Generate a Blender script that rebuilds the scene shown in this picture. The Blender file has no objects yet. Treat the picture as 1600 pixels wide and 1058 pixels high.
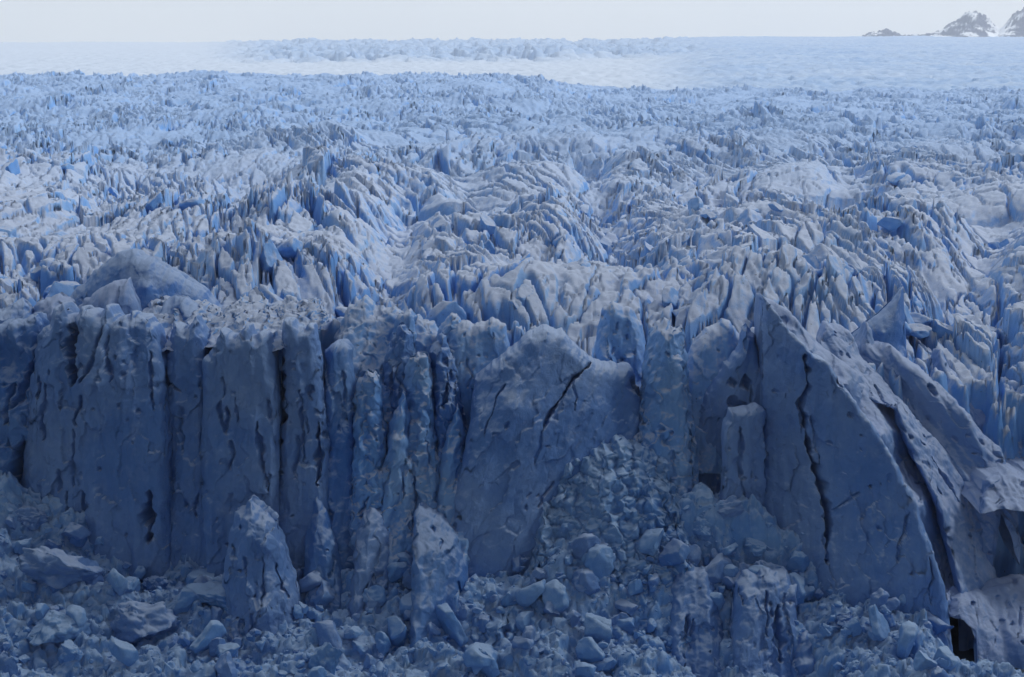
import bpy, math, random
import numpy as np
from mathutils import Vector

# ------------------------------------------------------------------ camera, sky, sun, exposure
SC = bpy.context.scene
COL = SC.collection
F = 2222.0                       # focal length in photo pixels (1600 wide)
CAM_Z = 89.0
PITCH = math.atan((529.0 - 90.0) / F)
cam_data = bpy.data.cameras.new('camera')
cam_data.sensor_width = 36.0
cam_data.lens = 36.0 * F / 1600.0
cam_data.clip_start = 1.0
cam_data.clip_end = 40000.0
cam = bpy.data.objects.new('camera', cam_data)
cam.location = (0, 0, CAM_Z)
cam.rotation_euler = (math.pi / 2 - PITCH, 0, 0)
COL.objects.link(cam)
SC.camera = cam

SUN_EL, SUN_AZ = math.radians(44), math.radians(76)      # azimuth from +Y (up the glacier) towards +X
world = bpy.data.worlds.new('World')
SC.world = world
world.use_nodes = True
wn = world.node_tree
for n in list(wn.nodes):
    wn.nodes.remove(n)
w_out = wn.nodes.new('ShaderNodeOutputWorld')
w_bg = wn.nodes.new('ShaderNodeBackground')
w_sky = wn.nodes.new('ShaderNodeTexSky')
w_sky.sky_type = 'NISHITA'
w_sky.sun_disc = False
w_sky.sun_elevation = SUN_EL
w_sky.sun_rotation = SUN_AZ
w_sky.air_density = 1.0
w_sky.dust_density = 2.0
w_mix = wn.nodes.new('ShaderNodeMix')
w_mix.data_type = 'RGBA'
w_mix.inputs[0].default_value = 0.75
w_mix.inputs[7].default_value = (7.7, 8.2, 8.7, 1)        # the even cloud cover that veils the blue sky
w_co = wn.nodes.new('ShaderNodeTexCoord')
w_nz = wn.nodes.new('ShaderNodeTexNoise')
w_nz.inputs['Scale'].default_value = 5.0
w_nz.inputs['Detail'].default_value = 6
w_cl = wn.nodes.new('ShaderNodeMix')
w_cl.data_type = 'RGBA'
w_cl.inputs[6].default_value = (7.0, 7.6, 8.3, 1)
w_cl.inputs[7].default_value = (8.3, 8.7, 9.1, 1)
wn.links.new(w_co.outputs['Generated'], w_nz.inputs['Vector'])
wn.links.new(w_nz.outputs['Fac'], w_cl.inputs[0])
wn.links.new(w_cl.outputs[2], w_mix.inputs[7])
wn.links.new(w_sky.outputs[0], w_mix.inputs[6])
wn.links.new(w_mix.outputs[2], w_bg.inputs[0])
w_bg.inputs[1].default_value = 0.12
wn.links.new(w_bg.outputs[0], w_out.inputs[0])

sun_data = bpy.data.lights.new('sun', 'SUN')
sun_data.energy = 1.7
sun_data.angle = math.radians(13)
sun_data.color = (1.0, 0.97, 0.93)
sun = bpy.data.objects.new('sun', sun_data)
sd = Vector((math.sin(SUN_AZ) * math.cos(SUN_EL), math.cos(SUN_AZ) * math.cos(SUN_EL), math.sin(SUN_EL)))
sun.rotation_euler = sd.to_track_quat('Z', 'Y').to_euler()
sun.location = (0, 0, 300)
COL.objects.link(sun)

SC.view_settings.view_transform = 'Standard'
SC.view_settings.look = 'None'
SC.view_settings.gamma = 1.0
SC.view_settings.use_curve_mapping = False
SC.view_settings.exposure = 0.0
SC.render.engine = 'CYCLES'
SC.cycles.max_bounces = 8
SC.cycles.diffuse_bounces = 5
SC.cycles.volume_bounces = 1
SC.cycles.use_denoising = True

CLOUD_EDGE = 420.0              # how far up the glacier the shading cloud bank reaches
rng = np.random.default_rng(11)
random.seed(11)

# ------------------------------------------------------------------ numpy noise
def _h(ix, iy, iz, s):
    h = (ix.astype(np.uint32) * np.uint32(374761393)) ^ (iy.astype(np.uint32) * np.uint32(668265263)) \
        ^ (iz.astype(np.uint32) * np.uint32(2246822519)) ^ np.uint32((s * 3266489917 + 974711) & 0xffffffff)
    h = (h ^ (h >> np.uint32(15))) * np.uint32(2246822519)
    h = (h ^ (h >> np.uint32(13))) * np.uint32(3266489917)
    return h ^ (h >> np.uint32(16))

def hf(ix, iy, iz, s):
    return _h(ix, iy, iz, s).astype(np.float32) / np.float32(4294967295.0)

def noise3(x, y, z, s=0):
    x = np.asarray(x, np.float32); y = np.asarray(y, np.float32); z = np.asarray(z, np.float32)
    x, y, z = np.broadcast_arrays(x, y, z)
    fx, fy, fz = np.floor(x), np.floor(y), np.floor(z)
    ix, iy, iz = fx.astype(np.int32), fy.astype(np.int32), fz.astype(np.int32)
    dx, dy, dz = x - fx, y - fy, z - fz
    q = lambda t: t * t * t * (t * (t * 6 - 15) + 10)
    u, v, w = q(dx), q(dy), q(dz)
    out = 0
    for a in (0, 1):
        wa = u if a else 1 - u
        for b in (0, 1):
            wb = wa * (v if b else 1 - v)
            for c in (0, 1):
                h = _h(ix + a, iy + b, iz + c, s)
                gx = (h & np.uint32(1023)).astype(np.float32) / 511.5 - 1
                gy = ((h >> np.uint32(10)) & np.uint32(1023)).astype(np.float32) / 511.5 - 1
                gz = ((h >> np.uint32(20)) & np.uint32(1023)).astype(np.float32) / 511.5 - 1
                out = out + wb * (w if c else 1 - w) * (gx * (dx - a) + gy * (dy - b) + gz * (dz - c))
    return out * 1.25

def noise2(x, y, s=0):
    x = np.asarray(x, np.float32); y = np.asarray(y, np.float32)
    x, y = np.broadcast_arrays(x, y)
    fx, fy = np.floor(x), np.floor(y)
    ix, iy = fx.astype(np.int32), fy.astype(np.int32)
    dx, dy = x - fx, y - fy
    q = lambda t: t * t * t * (t * (t * 6 - 15) + 10)
    u, v = q(dx), q(dy)
    z0 = np.zeros_like(ix)
    out = 0
    for a in (0, 1):
        wa = u if a else 1 - u
        for b in (0, 1):
            h = _h(ix + a, iy + b, z0, s)
            ang = (h & np.uint32(4095)).astype(np.float32) * np.float32(math.tau / 4096)
            out = out + wa * (v if b else 1 - v) * (np.cos(ang) * (dx - a) + np.sin(ang) * (dy - b))
    return out * 1.4

def fbm3(x, y, z, oct=4, s=0, gain=0.5, ridged=False):
    t, a, f = 0, 1.0, 1.0
    for o in range(oct):
        n = noise3(x * f, y * f, z * f, s + o * 17)
        if ridged:
            n = 0.5 - np.abs(n) * 1.6
        t = t + a * n
        a *= gain; f *= 2.03
    return t

def fbm2(x, y, oct=4, s=0, gain=0.5, ridged=False):
    t, a, f = 0, 1.0, 1.0
    for o in range(oct):
        n = noise2(x * f, y * f, s + o * 17)
        if ridged:
            n = 0.5 - np.abs(n) * 1.6
        t = t + a * n
        a *= gain; f *= 2.03
    return t

def worley2(x, y, s=0, jit=0.95):
    """nearest-cell distance F1, edge gap F2-F1, offset to the cell centre, cell hash values"""
    x = np.asarray(x, np.float32); y = np.asarray(y, np.float32)
    ix, iy = np.floor(x).astype(np.int32), np.floor(y).astype(np.int32)
    f1 = np.full(x.shape, 9.0, np.float32); f2 = f1.copy()
    ox = np.zeros_like(f1); oy = np.zeros_like(f1)
    cx = np.zeros_like(ix); cy = np.zeros_like(ix)
    z0 = np.zeros_like(ix)
    for a in (-1, 0, 1):
        for b in (-1, 0, 1):
            jx, jy = ix + a, iy + b
            px = jx + 0.5 + (hf(jx, jy, z0, s) - 0.5) * jit
            py = jy + 0.5 + (hf(jx, jy, z0, s + 1) - 0.5) * jit
            ddx, ddy = x - px, y - py
            d = np.sqrt(ddx * ddx + ddy * ddy)
            m = d < f1
            f2 = np.where(m, f1, np.minimum(f2, d))
            f1 = np.where(m, d, f1)
            ox = np.where(m, ddx, ox); oy = np.where(m, ddy, oy)
            cx = np.where(m, jx, cx); cy = np.where(m, jy, cy)
    return f1, f2 - f1, ox, oy, hf(cx, cy, z0, s + 2), hf(cx, cy, z0, s + 3), hf(cx, cy, z0, s + 4)

def sstep(a, b, x):
    t = np.clip((x - a) / (b - a), 0, 1)
    return t * t * (3 - 2 * t)

# ------------------------------------------------------------------ helpers
def at(px, py, Y):
    """world point at depth Y that the photograph shows at (px, py)"""
    a = (np.asarray(px, np.float64) - 800) / F
    b = (529 - np.asarray(py, np.float64)) / F
    c, s = math.cos(PITCH), math.sin(PITCH)
    t = Y / (c + b * s)
    return a * t, np.zeros_like(t) + Y, CAM_Z + t * (b * c - s)

def make_mesh(name, verts, quads=None, tris=None, smooth=True):
    me = bpy.data.meshes.new(name)
    verts = np.ascontiguousarray(verts, np.float32)
    me.vertices.add(len(verts))
    me.vertices.foreach_set('co', verts.ravel())
    idx, starts, pos = [], [], 0
    if quads is not None and len(quads):
        idx.append(np.asarray(quads, np.int32).ravel())
        starts.append(np.arange(len(quads), dtype=np.int32) * 4)
        pos = len(quads) * 4
    if tris is not None and len(tris):
        idx.append(np.asarray(tris, np.int32).ravel())
        starts.append(pos + np.arange(len(tris), dtype=np.int32) * 3)
    idx = np.concatenate(idx); starts = np.concatenate(starts)
    me.loops.add(len(idx))
    me.loops.foreach_set('vertex_index', idx)
    me.polygons.add(len(starts))
    me.polygons.foreach_set('loop_start', starts)
    me.polygons.foreach_set('use_smooth', np.full(len(starts), smooth))
    me.update(calc_edges=True)
    me.validate()
    return me

def grid_quads(nr, nc, off=0, flip=False):
    i = np.arange(nr - 1)[:, None] * nc + np.arange(nc - 1)[None, :]
    q = np.stack([i, i + 1, i + nc + 1, i + nc], -1).reshape(-1, 4) + off
    return q[:, ::-1] if flip else q

def link(name, me, mat, parent=None):
    o = bpy.data.objects.new(name, me)
    if mat is not None and len(me.materials) == 0:
        me.materials.append(mat)
    COL.objects.link(o)
    if parent is not None:
        o.parent = parent
    return o

def tag(o, label=None, cat=None, group=None, kind=None):
    if label: o['label'] = label
    if cat: o['category'] = cat
    if group: o['group'] = group
    if kind: o['kind'] = kind
    return o

def thing(name, label, cat, loc, group=None):
    o = bpy.data.objects.new(name, None)
    o.empty_display_size = 2
    COL.objects.link(o)
    o.location = loc
    return tag(o, label, cat, group)

# ------------------------------------------------------------------ materials
def ice_material(name, deep, pale, crust, dirt_amt=0.35, crust_lo=0.35, crust_hi=0.85, bump=0.35, scale=1.0, flutes=0.0, far=None):
    m = bpy.data.materials.new(name)
    m.use_nodes = True
    nt = m.node_tree
    N, L = nt.nodes, nt.links
    bsdf = N['Principled BSDF']
    geo = N.new('ShaderNodeNewGeometry')
    def noise(sc, det=4, rough=0.55, dist=0.0, vec=None):
        t = N.new('ShaderNodeTexNoise')
        t.inputs['Scale'].default_value = sc
        t.inputs['Detail'].default_value = det
        t.inputs['Roughness'].default_value = rough
        t.inputs['Distortion'].default_value = dist
        L.new(vec if vec is not None else geo.outputs['Position'], t.inputs['Vector'])
        return t.outputs['Fac']
    def ramp(v, a, b):
        r = N.new('ShaderNodeMapRange')
        r.interpolation_type = 'SMOOTHSTEP'
        r.inputs[1].default_value = a
        r.inputs[2].default_value = b
        L.new(v, r.inputs[0])
        return r.outputs[0]
    def math_(op, a, b):
        r = N.new('ShaderNodeMath')
        r.operation = op
        for k, v in enumerate((a, b)):
            if isinstance(v, (int, float)): r.inputs[k].default_value = v
            else: L.new(v, r.inputs[k])
        return r.outputs[0]
    def mix(f, a, b):
        r = N.new('ShaderNodeMix')
        r.data_type = 'RGBA'
        L.new(f, r.inputs[0])
        for k, v in ((6, a), (7, b)):
            if isinstance(v, tuple): r.inputs[k].default_value = (*v, 1)
            else: L.new(v, r.inputs[k])
        return r.outputs[2]
    sep = N.new('ShaderNodeSeparateXYZ')
    L.new(geo.outputs['Normal'], sep.inputs[0])
    big = noise(0.045 / scale, 5, 0.6, 0.4)
    med = noise(0.35 / scale, 5, 0.65, 0.3)
    base = mix(ramp(big, 0.38, 0.64), deep, pale)
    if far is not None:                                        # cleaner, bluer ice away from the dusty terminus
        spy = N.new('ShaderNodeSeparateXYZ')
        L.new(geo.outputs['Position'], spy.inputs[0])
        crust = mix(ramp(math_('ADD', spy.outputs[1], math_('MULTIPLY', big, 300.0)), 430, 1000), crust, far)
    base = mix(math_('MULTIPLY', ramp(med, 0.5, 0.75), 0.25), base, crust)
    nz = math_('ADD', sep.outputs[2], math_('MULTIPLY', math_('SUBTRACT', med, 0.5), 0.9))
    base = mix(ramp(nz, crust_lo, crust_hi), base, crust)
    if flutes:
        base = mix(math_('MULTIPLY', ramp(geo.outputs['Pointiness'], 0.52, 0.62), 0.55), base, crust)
    # dust bands carried in the ice: thin stretched streaks and smudges
    mp = N.new('ShaderNodeMapping')
    mp.inputs['Scale'].default_value = (0.35, 0.12, 0.9)
    mp.inputs['Rotation'].default_value = (0.2, 0.35, 0.3)
    L.new(geo.outputs['Position'], mp.inputs['Vector'])
    dn = ramp(noise(0.55 / scale, 6, 0.7, 0.6, mp.outputs[0]), 0.56, 0.76)
    dp = ramp(noise(0.02 / scale, 3, 0.5), 0.46, 0.66)
    dirt = math_('MULTIPLY', math_('MULTIPLY', dn, dp), dirt_amt)
    base = mix(dirt, base, (0.20, 0.17, 0.16))
    fleck = math_('MULTIPLY', ramp(noise(1.3 / scale, 2, 0.5), 0.70, 0.76), dirt_amt * 1.2)
    base = mix(fleck, base, (0.10, 0.10, 0.12))
    L.new(base, bsdf.inputs['Base Color'])
    bsdf.inputs['Roughness'].default_value = 0.62
    bsdf.inputs['Specular IOR Level'].default_value = 0.25
    bp = N.new('ShaderNodeBump')
    bp.inputs['Strength'].default_value = bump
    bp.inputs['Distance'].default_value = (0.38 if flutes else 0.6) * scale
    b2 = math_('ADD', noise(3.4 / scale, 6, 0.7, 0.2), math_('MULTIPLY', med, 0.8)) if flutes else math_('ADD', noise(1.6 / scale, 8, 0.68, 0.2), med)
    if flutes:
        mv = N.new('ShaderNodeMapping')
        mv.inputs['Scale'].default_value = (0.42, 0.42, 0.16)
        L.new(geo.outputs['Position'], mv.inputs['Vector'])
        wob = N.new('ShaderNodeVectorMath')
        wob.operation = 'ADD'
        nv = N.new('ShaderNodeTexNoise')
        nv.inputs['Scale'].default_value = 0.9
        nv.inputs['Detail'].default_value = 4
        L.new(geo.outputs['Position'], nv.inputs['Vector'])
        L.new(mv.outputs[0], wob.inputs[0]); L.new(nv.outputs['Color'], wob.inputs[1])
        vo = N.new('ShaderNodeTexVoronoi')
        vo.feature = 'DISTANCE_TO_EDGE'
        vo.inputs['Scale'].default_value = 1.0
        L.new(wob.outputs[0], vo.inputs['Vector'])
        frac = math_('MULTIPLY', math_('SUBTRACT', 1.0, ramp(vo.outputs['Distance'], 0.0, 0.035)), ramp(big, 0.45, 0.6))
        b2 = math_('SUBTRACT', b2, math_('MULTIPLY', frac, 0.35))
        mf = N.new('ShaderNodeMapping')
        mf.inputs['Scale'].default_value = (1.0, 1.0, 0.13)
        L.new(geo.outputs['Position'], mf.inputs['Vector'])
        b2 = math_('ADD', b2, math_('MULTIPLY', noise(1.1, 6, 0.7, 0.5, mf.outputs[0]), flutes))
    L.new(b2, bp.inputs['Height'])
    L.new(bp.outputs[0], bsdf.inputs['Normal'])
    return m

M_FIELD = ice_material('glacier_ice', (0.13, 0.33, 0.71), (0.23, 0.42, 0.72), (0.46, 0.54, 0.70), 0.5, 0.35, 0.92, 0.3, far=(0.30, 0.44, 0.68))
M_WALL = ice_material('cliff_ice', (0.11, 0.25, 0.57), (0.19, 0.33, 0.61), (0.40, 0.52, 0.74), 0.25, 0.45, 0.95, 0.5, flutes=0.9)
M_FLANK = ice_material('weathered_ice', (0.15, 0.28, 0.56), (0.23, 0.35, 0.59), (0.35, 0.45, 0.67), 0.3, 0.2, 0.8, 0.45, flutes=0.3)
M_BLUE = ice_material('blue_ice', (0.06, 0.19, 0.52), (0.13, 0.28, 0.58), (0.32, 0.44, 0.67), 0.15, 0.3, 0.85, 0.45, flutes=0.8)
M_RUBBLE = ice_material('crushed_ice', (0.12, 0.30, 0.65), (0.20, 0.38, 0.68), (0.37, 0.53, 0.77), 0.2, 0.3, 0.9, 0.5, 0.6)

def plain_material(name, col_a, col_b, sc, bump=0.3, dist=3.0):
    m = bpy.data.materials.new(name)
    m.use_nodes = True
    N, L = m.node_tree.nodes, m.node_tree.links
    b = N['Principled BSDF']
    g = N.new('ShaderNodeNewGeometry')
    t = N.new('ShaderNodeTexNoise')
    t.inputs['Scale'].default_value = sc
    t.inputs['Detail'].default_value = 7
    t.inputs['Roughness'].default_value = 0.65
    L.new(g.outputs['Position'], t.inputs['Vector'])
    r = N.new('ShaderNodeMapRange')
    r.inputs[1].default_value = 0.38
    r.inputs[2].default_value = 0.62
    L.new(t.outputs['Fac'], r.inputs[0])
    mx = N.new('ShaderNodeMix')
    mx.data_type = 'RGBA'
    mx.inputs[6].default_value = (*col_a, 1)
    mx.inputs[7].default_value = (*col_b, 1)
    L.new(r.outputs[0], mx.inputs[0])
    L.new(mx.outputs[2], b.inputs['Base Color'])
    b.inputs['Roughness'].default_value = 0.8
    b.inputs['Specular IOR Level'].default_value = 0.1
    bp = N.new('ShaderNodeBump')
    bp.inputs['Strength'].default_value = bump
    bp.inputs['Distance'].default_value = dist
    L.new(t.outputs['Fac'], bp.inputs['Height'])
    L.new(bp.outputs[0], b.inputs['Normal'])
    return m, mx, r

# ------------------------------------------------------------------ the ground under everything
M_SHORE, _, _ = plain_material('lake_shore', (0.05, 0.07, 0.10), (0.10, 0.13, 0.17), 0.08)
g = 14000.0
ground = link('ground', make_mesh('ground', [(-g, -g, -6), (g, -g, -6), (g, g, -6), (-g, g, -6)], quads=[(0, 1, 2, 3)]), M_SHORE)
tag(ground, kind='structure')

# ------------------------------------------------------------------ glacier surface
def px_at(px, py, Y):
    return float(at(px, py, Y)[0])

TROUGHS = [  # (photo x, y at two ends, width m, depth m) valleys between the lobes of the surface
    (575, 440, 640, 290, 8, 11), (975, 385, 915, 245, 9, 11), (1300, 335, 1345, 250, 11, 11),
    (1500, 420, 1560, 330, 9, 9), (330, 360, 420, 270, 9, 6), (150, 330, 210, 270, 10, 6), (780, 330, 700, 250, 9, 5)]

def seg_dist(x, y, x0, y0, x1, y1):
    dx, dy = x1 - x0, y1 - y0
    t = np.clip(((x - x0) * dx + (y - y0) * dy) / (dx * dx + dy * dy), 0, 1)
    return np.hypot(x - x0 - t * dx, y - y0 - t * dy), t

def flat_hit(px, py, z=46.0):
    a = (px - 800) / F; b = (529 - py) / F
    c, s = math.cos(PITCH), math.sin(PITCH)
    t = (z - CAM_Z) / (b * c - s)
    return a * t, (c + b * s) * t

def field_base(x, y):
    p = x / y                                                  # bearing
    right = sstep(0.20, 0.32, p)
    mid = sstep(-0.13, -0.07, p)
    zf = 46.5 - 15.0 * right * (1 - sstep(246, 345, y)) - 15.0 * mid * (1 - right) * (1 - sstep(243, 300, y))
    zf = zf - 3.0 * (1 - mid) * (1 - sstep(250, 300, y))
    crest = 18.0 * (1 - sstep(-0.02, 0.10, p)) * sstep(750, 1550, y) + 3.0 * sstep(900, 1500, y)
    h = zf + crest
    fade = 1 - 0.55 * sstep(700, 1500, y)
    h = h + 8.5 * fade * fbm2(x / 120 + 3.1, y / 150 + 7.7, 2, 5) + 5.0 * fade * fbm2(x / 46, y / 75, 2, 9) * sstep(245, 300, y)
    for (ax, ay, bx, by, wd, dp) in TROUGHS:
        x0, y0 = flat_hit(ax, ay); x1, y1 = flat_hit(bx, by)
        d, t = seg_dist(x, y, x0, y0, x1, y1)
        h = h - dp * np.exp(-(d / wd) ** 2) * (1 - 0.3 * t)
    return h

def field_height(x, y):
    x = np.asarray(x, np.float32); y = np.asarray(y, np.float32)
    h = field_base(x, y)
    # the crevasse pattern bends with the lobes
    bx = x + 24 * noise2(x / 120 + 1.7, y / 150, 21) + 0.08 * y * noise2(x / 300, y / 400, 22)
    wx = bx + 1.5 * fbm2(x / 16, y / 22, 3, 31, 0.4)
    wy = y + 3.0 * fbm2(x / 16 + 40, y / 22, 3, 33, 0.4)
    amp = 0.32 + 1.1 * sstep(-0.38, 0.45, noise2(x / 42, y / 66, 41))
    # great tilted blocks
    f, gp, ox, oy, r1, r2, r3 = worley2(wx / 19, wy / 50, 50)
    h = h + amp * (3.4 * (r1 - 0.5) + 7.0 * (r2 - 0.5) * ox + 6.0 * (r3 - 0.4) * oy)
    h = h - amp * 6.0 * (1 - sstep(0.0, 0.07, gp)) * sstep(0.3, 0.6, r3)
    # blades and seracs
    f, gp, ox, oy, r1, r2, r3 = worley2(wx / 6.2, wy / 19, 60)
    h = h + amp * (3.2 * (r1 - 0.5) + 7.0 * (r2 - 0.5) * ox + 4.4 * (r3 - 0.35) * oy)
    h = h - amp * 5.5 * (1 - sstep(0.0, 0.13, gp)) * sstep(0.4, 0.7, r1)
    # long crevasses that sweep across the lobes in bands
    su = bx * 0.86 + y * 0.30 + 5.0 * fbm2(x / 40, y / 60, 2, 44)
    band = sstep(-0.05, 0.35, noise2(x / 48 + 9, y / 80, 45))
    rd = np.abs(noise2(su / 3.4, y / 34.0, 46))
    h = h + band * (1.1 - 4.6 * (1 - sstep(0.0, 0.20, rd)))
    # slots and broken pieces
    br = sstep(-0.15, 0.35, noise2(x / 24, y / 34, 43))
    f, gp, ox, oy, r1, r2, r3 = worley2(wx / 2.4, wy / 8.5, 70)
    h = h + (0.25 + 0.75 * br) * amp * (1.1 * (r1 - 0.5) + 1.7 * (r2 - 0.5) * ox + 1.0 * (r3 - 0.5) * oy)
    h = h - amp * 3.2 * (1 - sstep(0.0, 0.24, gp)) * sstep(0.62, 0.85, r2)
    f, gp, ox, oy, r1, r2, r3 = worley2(wx / 1.1 + 0.2 * wy, wy / 1.6, 75)
    h = h + (0.3 + br) * amp * 0.55 * ((r1 - 0.5) + 1.2 * (r2 - 0.5) * ox)
    h = h + 0.42 * fbm2(x / 2.4, y / 2.8, 3, 81, 0.55)
    return h

def front_line(x):
    p = x / 250.0
    return 248 + 3.5 * fbm2(x / 18, x * 0 + 0.5, 3, 90) + 6 * sstep(0.10, 0.25, p)

def build_field():
    nr, nc = 830, 880
    ys = 236.0 * (1750.0 / 236.0) ** np.linspace(0, 1, nr)
    aa = np.linspace(-0.47, 0.47, nc)
    Y = np.repeat(ys[:, None], nc, 1)
    X = aa[None, :] * Y
    X = X + 0.0 * Y
    Z = np.empty_like(X)
    st = 120
    for r in range(0, nr, st):
        Z[r:r + st] = field_height(X[r:r + st], Y[r:r + st])
    fl = front_line(X)
    k = sstep(-12.0, 0.0, Y - fl + 3.5 * fbm2(X / 5.0, Y / 5.0, 3, 95)) ** 0.8
    Z = -5 + (Z + 5) * k
    v = np.stack([X, Y, Z], -1).reshape(-1, 3)
    return make_mesh('glacier_field', v, quads=grid_quads(nr, nc))

tag(link('glacier_field', build_field(), M_FIELD), kind='structure')

# ------------------------------------------------------------------ the higher glacier, snow and icefall behind
def attr_material(name, ca=(0.20, 0.34, 0.57), cb=(0.36, 0.48, 0.66), snow=(0.50, 0.57, 0.67), sc=0.03):
    m, mx, r = plain_material(name, ca, cb, sc, 0.3, 6.0)
    N, L = m.node_tree.nodes, m.node_tree.links
    at_ = N.new('ShaderNodeAttribute')
    at_.attribute_name = 'snow'
    m2 = N.new('ShaderNodeMix')
    m2.data_type = 'RGBA'
    m2.inputs[7].default_value = (*snow, 1)
    L.new(at_.outputs['Fac'], m2.inputs[0])
    L.new(mx.outputs[2], m2.inputs[6])
    L.new(m2.outputs[2], N['Principled BSDF'].inputs['Base Color'])
    return m

def build_upper():
    nr, nc = 420, 620
    ys = 1450.0 * (10500.0 / 1450.0) ** np.linspace(0, 1, nr)
    aa = np.linspace(-0.50, 0.50, nc)
    Y = np.repeat(ys[:, None], nc, 1)
    A = np.repeat(aa[None, :], nr, 0)
    X = A * Y
    PX = 800 + A * F / 1.0                                     # bearing expressed in photo columns
    right = sstep(950, 1150, PX)
    z0 = 52 * (1 - right) + 39 * right
    z1 = 175 * (1 - right) + 215 * right
    t = np.clip((Y - 1700) / 7600, -0.1, 1.1)
    tt = np.sign(t) * np.abs(t) ** (1.0 + 0.5 * (1 - right))
    Z = z0 + (z1 - z0) * tt
    Z = Z - 16 * (1 - sstep(1450, 1750, Y))
    Z = Z + 7 * fbm2(X / 900, Y / 1300, 3, 140) * sstep(1800, 3000, Y)
    ice = sstep(3700, 5200, Y + 900 * noise2(X / 900, Y / 900, 150)) * sstep(300, 460, PX) * (1 - right)
    rgt = right * sstep(1500, 1700, Y)
    f, gp, ox, oy, r1, r2, r3 = worley2(X / 70, Y / 150, 160)
    Z = Z + ice * (46 * (r1 - 0.5) + 40 * (r2 - 0.5) * ox - 18 * (1 - sstep(0, 0.15, gp)))
    f, gp, ox, oy, r1, r2, r3 = worley2(X / 26, Y / 60, 170)
    Z = Z + (0.5 * ice + 0.2 * rgt) * (26 * (r1 - 0.5) + 30 * (r2 - 0.5) * ox)
    Z = Z + (4.5 - 0.8 * rgt) * fbm2(X / 34, Y / 70, 4, 180, 0.6)
    snow = 1 - np.clip(0.8 * ice + 0.9 * rgt * (0.85 + 0.3 * noise2(X / 400, Y / 200, 190)), 0, 1)  # snow tone; its whiteness also paints the sunlit band and the left fog
    v = np.stack([X, Y, Z], -1).reshape(-1, 3)
    me = make_mesh('upper_glacier', v, quads=grid_quads(nr, nc))
    at_ = me.attributes.new('snow', 'FLOAT', 'POINT')
    at_.data.foreach_set('value', snow.astype(np.float32).ravel())
    return me

tag(link('upper_glacier', build_upper(), attr_material('upper_ice_and_snow')), kind='structure')

def build_mountain():
    nr, nc = 200, 420
    PX = np.repeat(np.linspace(1290, 2050, nc)[None, :], nr, 0)
    Y = np.repeat(np.linspace(9300, 11800, nr)[:, None], nc, 1)
    X = (PX - 800) / F * Y
    prof_x = [1290, 1325, 1345, 1372, 1395, 1440, 1470, 1500, 1525, 1545, 1580, 1605, 1660, 1750, 1900, 2050]
    prof_y = [72, 66, 55, 50, 58, 56, 42, 24, 34, 50, 14, -2, -12, -16, 0, 30]
    crest = np.interp(PX, prof_x, prof_y)
    zc = CAM_Z + 10500 * (90 - crest) / F
    up = sstep(9300, 10500, Y) * (1 - 0.7 * sstep(10500, 11800, Y))
    base = 215 + 0 * Y
    rid = fbm2(X / 170, Y / 240, 6, 200, 0.6, True)
    Z = 190 + (zc - 190) * up + 85 * (rid - 0.5) * up * (0.4 + 0.6 * sstep(200, 420, zc))
    v = np.stack([X, Y, Z], -1).reshape(-1, 3)
    rock = 0
    for (cx_, w_, ytop) in ((1338, 9, 54), (1368, 26, 46), (1430, 10, 48), (1482, 30, 22), (1516, 10, 20), (1590, 48, -30), (1680, 60, -60), (1800, 80, -60)):
        rock = np.maximum(rock, 1 - np.abs((PX - cx_) / w_) ** 1.6)
    rock = rock + 1.6 * fbm2(X / 95 + 0.35 * Z / 40, Z / 60 + Y / 500, 4, 210, 0.6)
    me = make_mesh('mountain', v, quads=grid_quads(nr, nc))
    at_ = me.attributes.new('snow', 'FLOAT', 'POINT')
    at_.data.foreach_set('value', (1 - sstep(-0.05, 0.25, rock)).astype(np.float32).ravel())
    return me

m_mt = attr_material('rock_and_snow', (0.04, 0.05, 0.10), (0.08, 0.09, 0.15), (0.82, 0.84, 0.87), 0.02)  # snow as bright as the sky, painting mist over the peaks too
tag(link('mountain', build_mountain(), m_mt), kind='structure')

# ------------------------------------------------------------------ sculpted pieces of the ice front
def poly_dist(px, py, pts, with_t=False):
    d = np.full(px.shape, 1e9)
    tt = np.zeros(px.shape)
    n = len(pts) - 1
    for i in range(n):
        e, t = seg_dist(px, py, *pts[i], *pts[i + 1])
        m = e < d
        d = np.where(m, e, d)
        tt = np.where(m, (i + t) / n, tt)
    return (d, tt) if with_t else d

def rbf(ctrl, px, py):
    c = np.array(ctrl, float)
    if len(c) <= 3:                                            # a column described by its height only
        c = np.concatenate([c, c + np.array([28, 0, 1.5]), c - np.array([28, 0, -1.5])])
    n = len(c)
    if n == 1:
        return np.full(px.shape, c[0, 2])
    s = 100.0
    d = np.hypot(c[:, None, 0] - c[None, :, 0], c[:, None, 1] - c[None, :, 1]) / s
    if n < 3:
        w = np.linalg.solve(d + 1e-6 * np.eye(n) + 5.0, c[:, 2] - c[:, 2].mean())
        out = c[:, 2].mean() + np.zeros(px.shape)
        for i in range(n):
            out += w[i] * (np.hypot(px - c[i, 0], py - c[i, 1]) / s + 5.0)
        return out
    P = np.stack([np.ones(n), c[:, 0] / s, c[:, 1] / s], 1)
    A = np.zeros((n + 3, n + 3))
    A[:n, :n] = d + 0.02 * np.eye(n)
    A[:n, n:] = P
    A[n:, :n] = P.T
    A[n:, n:] += 1e-9 * np.eye(3)
    w = np.linalg.solve(A, np.concatenate([c[:, 2], np.zeros(3)]))
    out = w[n] + w[n + 1] * px / s + w[n + 2] * py / s
    for i in range(n):
        out = out + w[i] * np.hypot(px - c[i, 0], py - c[i, 1]) / s
    return out

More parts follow.
